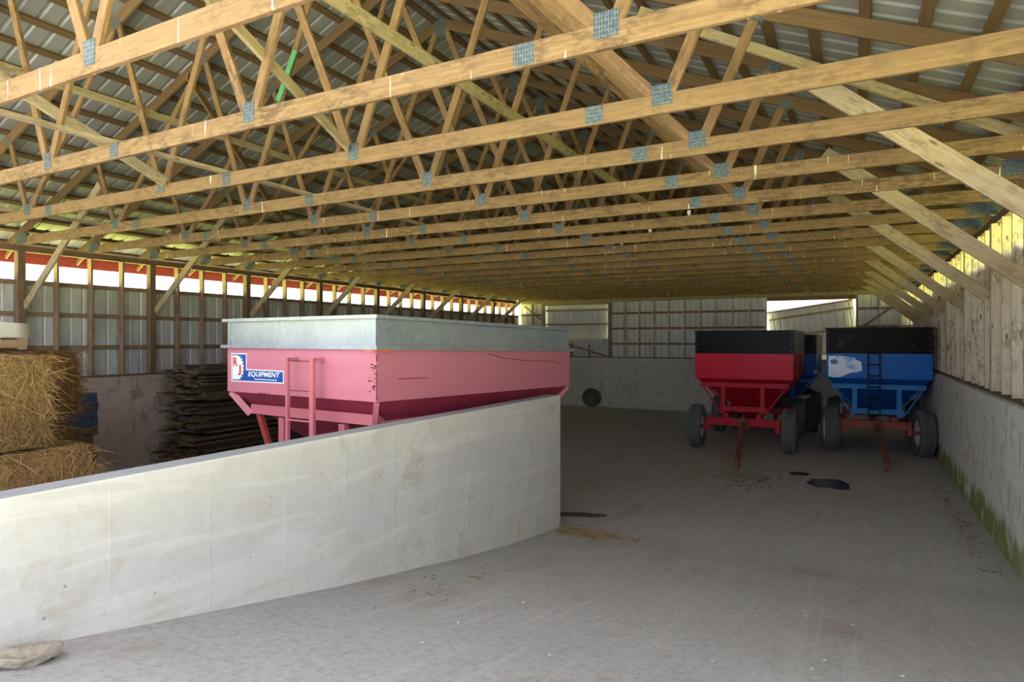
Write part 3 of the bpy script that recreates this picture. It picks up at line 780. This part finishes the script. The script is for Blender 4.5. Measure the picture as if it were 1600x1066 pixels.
# scratches in the paint
def scratch(pts, w, side):
    bm = bmesh.new()
    for a, b in zip(pts, pts[1:]):
        if side: bar(bm, (hx + .0008, a[0], a[1]), (hx + .0008, b[0], b[1]), w, .0016, (0, 0, 1))
        else: bar(bm, (a[0], -.0008, a[1]), (b[0], -.0008, b[1]), w, .0016, (0, 0, 1))
    return bm
bm = scratch([(1.86, 2.42), (1.98, 2.405), (2.2, 2.36), (2.42, 2.345), (2.66, 2.32), (2.92, 2.305), (3.15, 2.30), (3.45, 2.29), (3.72, 2.235)], .008, 1)
obj('scratch', bm, M['scratch'], pk)
obj('scratch', scratch([(.30, 2.195), (.55, 2.19), (.75, 2.185)], .008, 1), M['scratch'], pk)
bm = bmesh.new()
for i in range(26):
    x = 1.215 - abs(random.gauss(0, .05)); z = random.choice((2.33, 2.30, 2.24, 2.20, 2.12)) + random.gauss(0, .02); s = random.uniform(.004, .016)
    box(bm, (x - s, -.002, z - s * .5), (min(x + s, hx - .001), .0005, z + s * .5))
for i in range(30):
    z = random.uniform(2.0, 2.47); box(bm, (hx - .006, -.0025, z), (hx + .0012, .004, z + random.uniform(.01, .03)))
for x in (-.62, -.57, -.53, -.47): box(bm, (x, -.002, 1.986), (x + .025, .0005, 1.998))
obj('paint_chips', bm, M['scratch'], pk)
# sign on the end panel
def flat(pts, y, t, mat, parent, nm):
    return obj(nm, blob(pts, y - t, t), mat, parent)
def inset(pts, d):
    cxs = pts; out = []
    n_ = len(pts)
    for i in range(n_):
        p, a, b = V(pts[i]), V(pts[i - 1]), V(pts[(i + 1) % n_])
        d1 = (p - a).normalized(); d2 = (b - p).normalized()
        n1 = V((-d1.y, d1.x)); n2 = V((-d2.y, d2.x)); out.append(tuple(p + (n1 + n2) * d))
    return out
SG = [(-1.145, 2.105), (-.185, 2.112), (-.185, 2.252), (-.849, 2.256), (-.849, 2.436), (-1.145, 2.434)]
sign = flat(SG, -.0003, .002, M['white'], pk, 'sign')
flat(inset(SG, .012), -.0023, .0008, M['decalblue'], sign, 'blue_field')
g = [(-1.122, 2.130), (-1.122, 2.408)]
gc = V((-1.045, 2.268)); TE = 11
for i in range(TE * 2 + 1):
    a = math.radians(78 - i * (190 / (TE * 2)));  r = (.165 if i % 2 == 0 else .134)
    g.append((gc.x + r * math.cos(a) * .93, gc.y + r * math.sin(a) * .98))
g = [g[0], g[1]] + [(max(-1.122, min(x, -.872)), max(2.124, min(z, 2.412))) for x, z in g[2:]]
flat(g[::-1], -.0031, .0006, M['white'], sign, 'gear_emblem')
def text(body, mat, x, z, height, width, y, parent, shear=0., bold=.02, nm='lettering'):
    cu = bpy.data.curves.new('lettering', 'FONT'); cu.body = body; cu.offset = bold; cu.extrude = .02; cu.resolution_u = 3
    o = bpy.data.objects.new('lettering', cu); C.objects.link(o)
    me = bpy.data.meshes.new_from_object(o.evaluated_get(bpy.context.evaluated_depsgraph_get()))
    bpy.data.objects.remove(o)
    for v in me.vertices: v.co.x += shear * v.co.y
    xs = [v.co.x for v in me.vertices]; ys_ = [v.co.y for v in me.vertices]
    a, b, c_, d = min(xs), max(xs), min(ys_), max(ys_)
    for v in me.vertices:
        v.co = V((x + (v.co.x - a) / (b - a) * width, y - .002 + v.co.z * -.01, z + (v.co.y - c_) / (d - c_) * height))
    me.materials.clear(); me.materials.append(mat)
    q = bpy.data.objects.new(nm, me); C.objects.link(q); q.parent = parent; return q
text('R', M['decalred'], -1.102, 2.283, .105, .088, -.0038, sign, 0, .035)
text('J', M['decalred'], -1.012, 2.180, .120, .062, -.0038, sign, 0, .035)
text('EQUIPMENT', M['white'], -.815, 2.165, .066, .57, -.0034, sign, .22, .02)
bm = bmesh.new(); x = -.70
for w in (.03, .03, .035, .02, .03, .025, .03, .035, .02, .03, .03): box(bm, (x, -.0040, 2.139), (x + w, -.0033, 2.150)); x += w + .008
obj('small_print', bm, M['white'], sign)

# ---------------------------------------------------------------- loose wheel at the back wall
t = thing('loose_wheel', 'old tyre with dusty rim standing against the back wall', 'wheel', (-9.75, YB - .17, -.22), 0)
w = wheel(t, (0, 0, .0), .385, .22, 0, 1, M['darkrim']); w.name = 'tyre'
w.location = (0, 0, .385 + .0); w.rotation_euler = (0, 0, PI / 2 + PI); t.rotation_euler = (math.radians(-7), 0, .12); t.location = (-9.75, YB - .26, -.205)

# ---------------------------------------------------------------- straw bales
def strands(bm, face_pts, nrm, count, ln=(.10, .32), rad=.0019, lift=.02, seed=0, flow=None):
    rnd = random.Random(seed)
    o, u, v = [V(p) for p in face_pts]
    for _ in range(count):
        p = o + u * rnd.uniform(-.02, 1.02) + v * rnd.uniform(-.02, 1.02)
        d = (u.normalized() * rnd.gauss(0, 1) + v.normalized() * rnd.gauss(0, 1.2) + V(nrm) * rnd.uniform(-.15, .2))
        if flow: d += V(flow) * rnd.uniform(.3, 1.6)
        d.normalize(); l = rnd.uniform(*ln); p = p + V(nrm) * rnd.uniform(-.005, lift)
        m = p + d * l * .5 + V(nrm) * rnd.uniform(0, .02); q = p + d * l + V((0, 0, -rnd.uniform(0, .05)))
        r = rad * rnd.uniform(.7, 1.6)
        s1 = d.orthogonal().normalized(); s2 = d.cross(s1)
        rings = []
        for c, k in ((p, 1.), (m, 1.), (q, .6)):
            rings.append([bm.verts.new(c + (s1 * math.cos(a) + s2 * math.sin(a)) * r * k) for a in (0, 2.09, 4.19)])
        for a, b in zip(rings, rings[1:]):
            for i in range(3): bm.faces.new((a[i], a[(i + 1) % 3], b[(i + 1) % 3], b[i]))
def bale(nm, lab, loc, size, rz, mat, count, seed, group='straw bales stacked at the left'):
    sx, sy, sz = size
    t = thing(nm, lab, 'bale', loc, rz, group)
    bm = bmesh.new(); bmesh.ops.create_cube(bm, size=1.)
    bmesh.ops.subdivide_edges(bm, edges=bm.edges, cuts=12, use_grid_fill=True)
    for v in bm.verts:
        p = v.co.copy(); r = .06
        q = V((p.x * sx, p.y * sy, p.z * sz)); e = V((max(0, abs(q.x) - sx / 2 + r), max(0, abs(q.y) - sy / 2 + r), max(0, abs(q.z) - sz / 2 + r)))
        if e.length > r: 
            k = e * (r / e.length); q = V((math.copysign(abs(q.x) - e.x + k.x, q.x), math.copysign(abs(q.y) - e.y + k.y, q.y), math.copysign(abs(q.z) - e.z + k.z, q.z)))
        nn = noise.noise_vector(q * 4.5 + V((seed * 3.1, 0, 0))) * .028
        if abs(p.z) > .49: nn.z = -abs(nn.z) if p.z > 0 else abs(nn.z)
        v.co = q + nn + V((0, 0, sz / 2))
    obj('packed_core', bm, M['strawcore'], t, True)
    bm = bmesh.new()
    X, Y, Z = sx / 2 - .01, sy / 2 - .01, sz
    strands(bm, ((X, -Y, 0.02), (0, 2 * Y, 0), (0, 0, Z - .03)), (1, 0, 0), count, seed=seed, flow=(0, 0, -.9))
    strands(bm, ((-X, -Y, 0.02), (2 * X, 0, 0), (0, 0, Z - .03)), (0, -1, 0), int(count * .8), seed=seed + 1, flow=(0, 0, -.9))
    strands(bm, ((-X, -Y, Z - .012), (2 * X, 0, 0), (0, 2 * Y, 0)), (0, 0, 1), int(count * .5), ln=(.1, .25), lift=.004, seed=seed + 2)
    strands(bm, ((-X, Y, 0.02), (2 * X, 0, 0), (0, 0, Z - .03)), (0, 1, 0), int(count * .35), seed=seed + 3)
    for v in bm.verts: v.co.z = min(max(v.co.z, .008), sz + .012)
    o = obj('loose_straw', bm, mat, t); o['kind'] = 'stuff'
    return t
H = .82
bale('straw_bale', 'large golden straw bale at the left edge, nearest and topmost of the front stack', (-7.19, 2.05, 2 * H), (1.7, 2.0, H - .013), 0, M['straw'], 9000, 11)
bale('straw_bale', 'straw bale just above the concrete partition, below the front golden bale', (-7.05, 2.32, 1 * H), (1.7, 2.06, H - .013), 0, M['straw'], 5200, 21)
bale('straw_bale', 'brown straw bale carrying the plastic-topped pallet', (-9.5, 3.55, 2 * H), (1.72, 2.0, H - .013), 0, M['strawbrown'], 6000, 31)
bale('straw_bale', 'brown straw bale in the rear stack, second from the top', (-9.52, 3.50, 1 * H), (1.72, 2.0, H - .013), 0, M['strawbrown'], 2600, 41)
b5 = bale('straw_bale', 'bottom straw bale of the front stack, hidden by the partition', (-7.15, 2.10, 0), (1.7, 2.0, H - .013), 0, M['strawbrown'], 200, 51)
b6 = bale('straw_bale', 'bottom straw bale of the rear stack', (-9.5, 3.55, 0), (1.72, 2.0, H - .013), 0, M['strawbrown'], 500, 61)

# ---------------------------------------------------------------- pallets
def pallet(loc, sx, sy, mat, label, rz=0., group='pallets in the stack'):
    t = thing('wooden_pallet', label, 'pallet', loc, rz, group)
    for i in range(6):
        y = -sy / 2 + .05 + i * (sy - .1) / 5; board('deck_board', (-sx / 2, y, .131), (sx / 2, y, .131), .095, .018, mat, t, (0, 1, 0), 0)
    for x in (-sx / 2 + .025, 0, sx / 2 - .025): board('stringer', (x, -sy / 2, .07), (x, sy / 2, .07), .10, .045, mat, t, (0, 0, 1), 0)
    for i in range(4):
        y = -sy / 2 + .05 + i * (sy - .1) / 3; board('bottom_board', (-sx / 2, y, .0095), (sx / 2, y, .0095), .095, .018, mat, t, (0, 1, 0), 0)
    return t
for i in range(12):
    mt = M['bluepallet'] if i >= 8 else M['pallet']
    cn = 'blue' if i >= 8 else 'brown'
    k = i - 8 + 1 if i >= 8 else i + 1
    pallet((-11.86 + random.uniform(-.03, .03), 5.72 + random.uniform(-.03, .03), i * .1415), 1.2, 1.05, mt, f'{cn} wooden pallet in the stack beside the straw bales, {ORD[k]} {cn} one from the floor', random.uniform(-.05, .05) + (.07 if i >= 8 else -.02))
t = pallet((-9.62, 3.42, 3 * H + .012), 1.25, 1.5, M['palepallet'], 'pale pallet on the top straw bale under plastic-wrapped sheets', 0.03, None)
bm = bmesh.new(); bmesh.ops.create_cube(bm, size=1.)
bmesh.ops.subdivide_edges(bm, edges=bm.edges, cuts=9, use_grid_fill=True)
for v in bm.verts:
    v.co = V((v.co.x * 1.22, v.co.y * 1.56, v.co.z * .19 + .095)); q = noise.noise_vector(v.co * 6.) * .018
    if v.co.z > .02: v.co += q
    v.co.z -= .06 * max(0, abs(v.co.y) - .62) * (v.co.z > .1)
o = obj('wrapped_sheets', bm, M['plastic'], None, True); o.location = (-9.62, 3.42, 3 * H + .154); o.rotation_euler = (0, 0, .03)
tag(o, 'white plastic-wrapped bundle of sheets on the pallet above the straw bales', 'bundle')
bm = bmesh.new(); bmesh.ops.create_cube(bm, size=1.)
bmesh.ops.subdivide_edges(bm, edges=bm.edges, cuts=7, use_grid_fill=True)
for v in bm.verts:
    v.co = V((v.co.x * .9, v.co.y * .8, v.co.z * .10 + .05)) + noise.noise_vector(v.co * 7.) * .02 * (v.co.z > -.3)
o = obj('plastic_sheet_roll', bm, M['plastic'], None, True); o.location = (-9.75, 3.05, 3 * H + .154 + .215); o.rotation_euler = (0, 0, .1)
tag(o, 'smaller clear plastic bundle lying on top of the wrapped sheets', 'bundle')
def heap(nm, lab, cat, loc, rx, ry, h, mat, core, count, seed, rz=0.):
    t = thing(nm, lab, cat, loc, rz); rnd = random.Random(seed)
    def hz(x, y):
        q = 1 - (x / rx) ** 2 - (y / ry) ** 2
        return h * max(0, q) ** .7 * (1 + .35 * noise.noise(V((x * 2.2, y * 2.2, seed)))) if q > 0 else 0.
    bm = bmesh.new(); grid(bm, rng(-rx, rx, rx / 12), rng(-ry, ry, ry / 12), lambda x, y: hz(x, y) - (.02 if hz(x, y) <= 0 else 0))
    obj('packed_core', bm, core, t, True)
    bm = bmesh.new()
    while count > 0:
        x, y = rnd.uniform(-rx, rx), rnd.uniform(-ry, ry); z = hz(x, y)
        if z <= 0: continue
        count -= 1
        a = rnd.uniform(0, 2 * PI); l = rnd.uniform(.1, .3); d = V((math.cos(a), math.sin(a), rnd.uniform(-.2, .3))) * l
        strands(bm, ((x, y, z), d, d * .2), (0, 0, 1), 1, ln=(l * .8, l), rad=.0035, lift=.015, seed=rnd.random(), flow=tuple(d * 4))
    for v in bm.verts: v.co.z = max(v.co.z, .002)
    o = obj('loose_straw', bm, mat, t); o['kind'] = 'stuff'
    return t
heap('straw_heap', 'low brown heap of loose straw on the floor by the left wall', 'straw heap', (-10.05, 7.15, .0), 1.45, 1.0, .40, M['strawbrown'], M['strawcore'], 2600, 5, 0.)
heap('straw_tuft', 'pale tuft of loose straw on top of the blue pallets', 'straw', (-11.75, 5.75, 12 * .1415 + .026), .42, .40, .11, M['straw_pale'], M['straw_pale'], 420, 6)

# ---------------------------------------------------------------- pile of old boards at the left wall
z = .0; i = 0
rnd = random.Random(3)
while z < 2.02:
    tier = 0 if z < .62 else (1 if z < 1.30 else 2)
    y0 = 8.42 + (.0, .08, .10)[tier]
    th = rnd.uniform(.026, .042)
    xs = -12.72
    while xs < -11.75:
        w = rnd.uniform(.17, .27); a = y0 + rnd.gauss(0, .13); b = y0 + rnd.uniform(2.6, 3.7)
        o = board('old_board', (xs + w / 2, a, z + th / 2), (xs + w / 2 + rnd.uniform(-.012, .012), b, z + th / 2), w, th, M['oldboard'], None, (1, 0, 0), 0)
        tag(o, 'dark weathered board in the tall pile between the left wall and the pink wagon', 'board', 'old boards piled by the left wall')
        xs += w + .03; i += 1
    z += th + .0012
    if abs(z - .62) < .025 or abs(z - 1.30) < .025:       # a spacer gap between tiers
        for yy in (9.0, 10.7):
            o = board('old_board', (-12.7, yy, z + .035), (-11.75, yy, z + .035), .07, .068, M['oldboard'], None, (0, 0, 1), 0)
            tag(o, 'short square cross-piece separating two tiers of the board pile', 'board', 'cross-pieces in the board pile')
        z += .072

# ---------------------------------------------------------------- small things on the floor
bm = bmesh.new(); bmesh.ops.create_icosphere(bm, subdivisions=4, radius=1.)
for v in bm.verts:
    p = v.co.copy(); q = V((p.x * .095, p.y * .15, p.z * .05))
    q += noise.noise_vector(p * 1.3) * .028 + noise.noise_vector(p * 3.6) * .006 + noise.noise_vector(p * 9.) * .0025
    q.z = min(q.z, .042 + .012 * noise.noise(p * 3)); v.co = q
zmin = min(v.co.z for v in bm.verts)
for v in bm.verts: v.co.z -= zmin
o = obj('stone', bm, M['stone'], None, False); o.location = (-3.38, 1.56, fz(1.56) - .02); o.rotation_euler = (-.16, 0, .15)
tag(o, 'rough flat tan stone at the foot of the pale partition wall', 'stone')
def stain(nm, lab, loc, rx, ry, rz, mat, seed, cat, h=.004):
    rnd = random.Random(seed); pts = []
    for k in range(40):
        a = 2 * PI * k / 40; r = 1 + .35 * noise.noise(V((math.cos(a) * 1.7, math.sin(a) * 1.7, seed)))
        pts.append((rx * r * math.cos(a), ry * r * math.sin(a)))
    bm = bmesh.new(); f = [bm.verts.new((x, y, h)) for x, y in pts]; g = [bm.verts.new((x * 1.02, y * 1.02, -.02)) for x, y in pts]
    bm.faces.new(f); bm.faces.new(g[::-1])
    for k in range(40):
        j = (k + 1) % 40; bm.faces.new((f[k], g[k], g[j], f[j]))
    o = obj(nm, bm, mat); o.location = loc; o.rotation_euler = (0, 0, rz); return tag(o, lab, cat)
stain('oil_puddle', 'large dark wet stain on the floor in front of the blue wagon', (-.40, 12.85, .012), .34, .40, .3, M['wet'], 1, 'stain')
stain('oil_puddle', 'small dark wet spot on the floor left of the large stain', (-.95, 13.56, .012), .16, .12, .2, M['wet'], 2, 'stain')
stain('broken_floor_patch', 'broken dark patch in the floor just beyond the partition end', (-3.62, 8.85, .008), .42, .10, .35, M['dirt'], 3, 'hole')
def litter(nm, lab, cx, cy, rx, ry, count, mat, seed):
    rnd = random.Random(seed); bm = bmesh.new()
    for _ in range(count):
        x, y = cx + max(-2, min(2, rnd.gauss(0, 1))) * rx, cy + max(-2, min(2, rnd.gauss(0, 1))) * ry; a = rnd.uniform(0, PI); l = rnd.uniform(.03, .12)
        if not (-3.56 < x < 1.55): continue
        z = fz(y) + bump_z(x, y) + .006
        bar(bm, (x, y, z), (x + l * math.cos(a), y + l * math.sin(a), fz(y + l * math.sin(a)) + bump_z(x, y) + .006), .004, .005)
    o = obj(nm, bm, mat); o['kind'] = 'stuff'; return tag(o, lab, 'straw')
litter('straw_litter', 'scattered straw on the floor by the end of the partition', -3.2, 8.0, .35, .16, 420, M['straw'], 1)
litter('straw_litter', 'scattered hay bits on the floor around the wagon tongues', -1.7, 12.6, .30, .5, 160, M['strawbrown'], 2)
litter('straw_litter', 'hay bits on the floor along the foot of the right wall', 1.32, 11.4, .06, 1.3, 90, M['strawbrown'], 3)
litter('straw_litter', 'a few straws on the ramp along the partition wall', -3.1, 4.6, .2, .7, 14, M['straw'], 4)
rnd = random.Random(9)
for i in range(46):
    x = rnd.uniform(-3.3, 1.1); y = 2.6 + 7 * rnd.random() ** 1.2
    bm = bmesh.new(); bmesh.ops.create_icosphere(bm, subdivisions=1, radius=rnd.uniform(.005, .013))
    for v in bm.verts: v.co = V((v.co.x * 1.4, v.co.y, v.co.z * .5)) * rnd.uniform(.85, 1.15)
    o = obj('stone_chip', bm, M['chip']); o.location = (x, y, fz(y) + bump_z(x, y) + .006); o.rotation_euler = (0, 0, rnd.uniform(0, 3))
    tag(o, 'tiny pale stone chip lying on the grey concrete ramp', 'stone chip', 'stone chips on the ramp')

# ---------------------------------------------------------------- camera, light, world
cam = bpy.data.cameras.new('camera'); co = bpy.data.objects.new('camera', cam); C.objects.link(co)
co.location = (0, 0, CZ); co.rotation_euler = (PI / 2, 0, .4903)
cam.sensor_width = 36.; cam.lens = 1004.9 / 1600 * 36.; cam.shift_y = -1.7 / 1600 * 1.
cam.clip_start = .05; cam.clip_end = 500
SC.camera = co
w = bpy.data.worlds.new('world'); SC.world = w; w.use_nodes = True
nt = w.node_tree; bg = nt.nodes['Background']
bg.inputs[0].default_value = (.90, .96, 1.05, 1); bg.inputs[1].default_value = 1.0
sun = bpy.data.lights.new('sun', 'SUN'); sun.energy = 20.0; sun.angle = .01; sun.color = (1., .97, .92)
so = bpy.data.objects.new('sun', sun); C.objects.link(so)
so.rotation_euler = V((.42, -.06, -.88)).to_track_quat('-Z', 'Y').to_euler()
SC.view_settings.view_transform = 'Standard'; SC.view_settings.look = 'None'; SC.view_settings.gamma = 1.; SC.view_settings.use_curve_mapping = False
SC.view_settings.exposure = 1.78
SC.cycles.max_bounces = 12; SC.cycles.diffuse_bounces = 8; SC.cycles.glossy_bounces = 4
SC.cycles.use_denoising = True
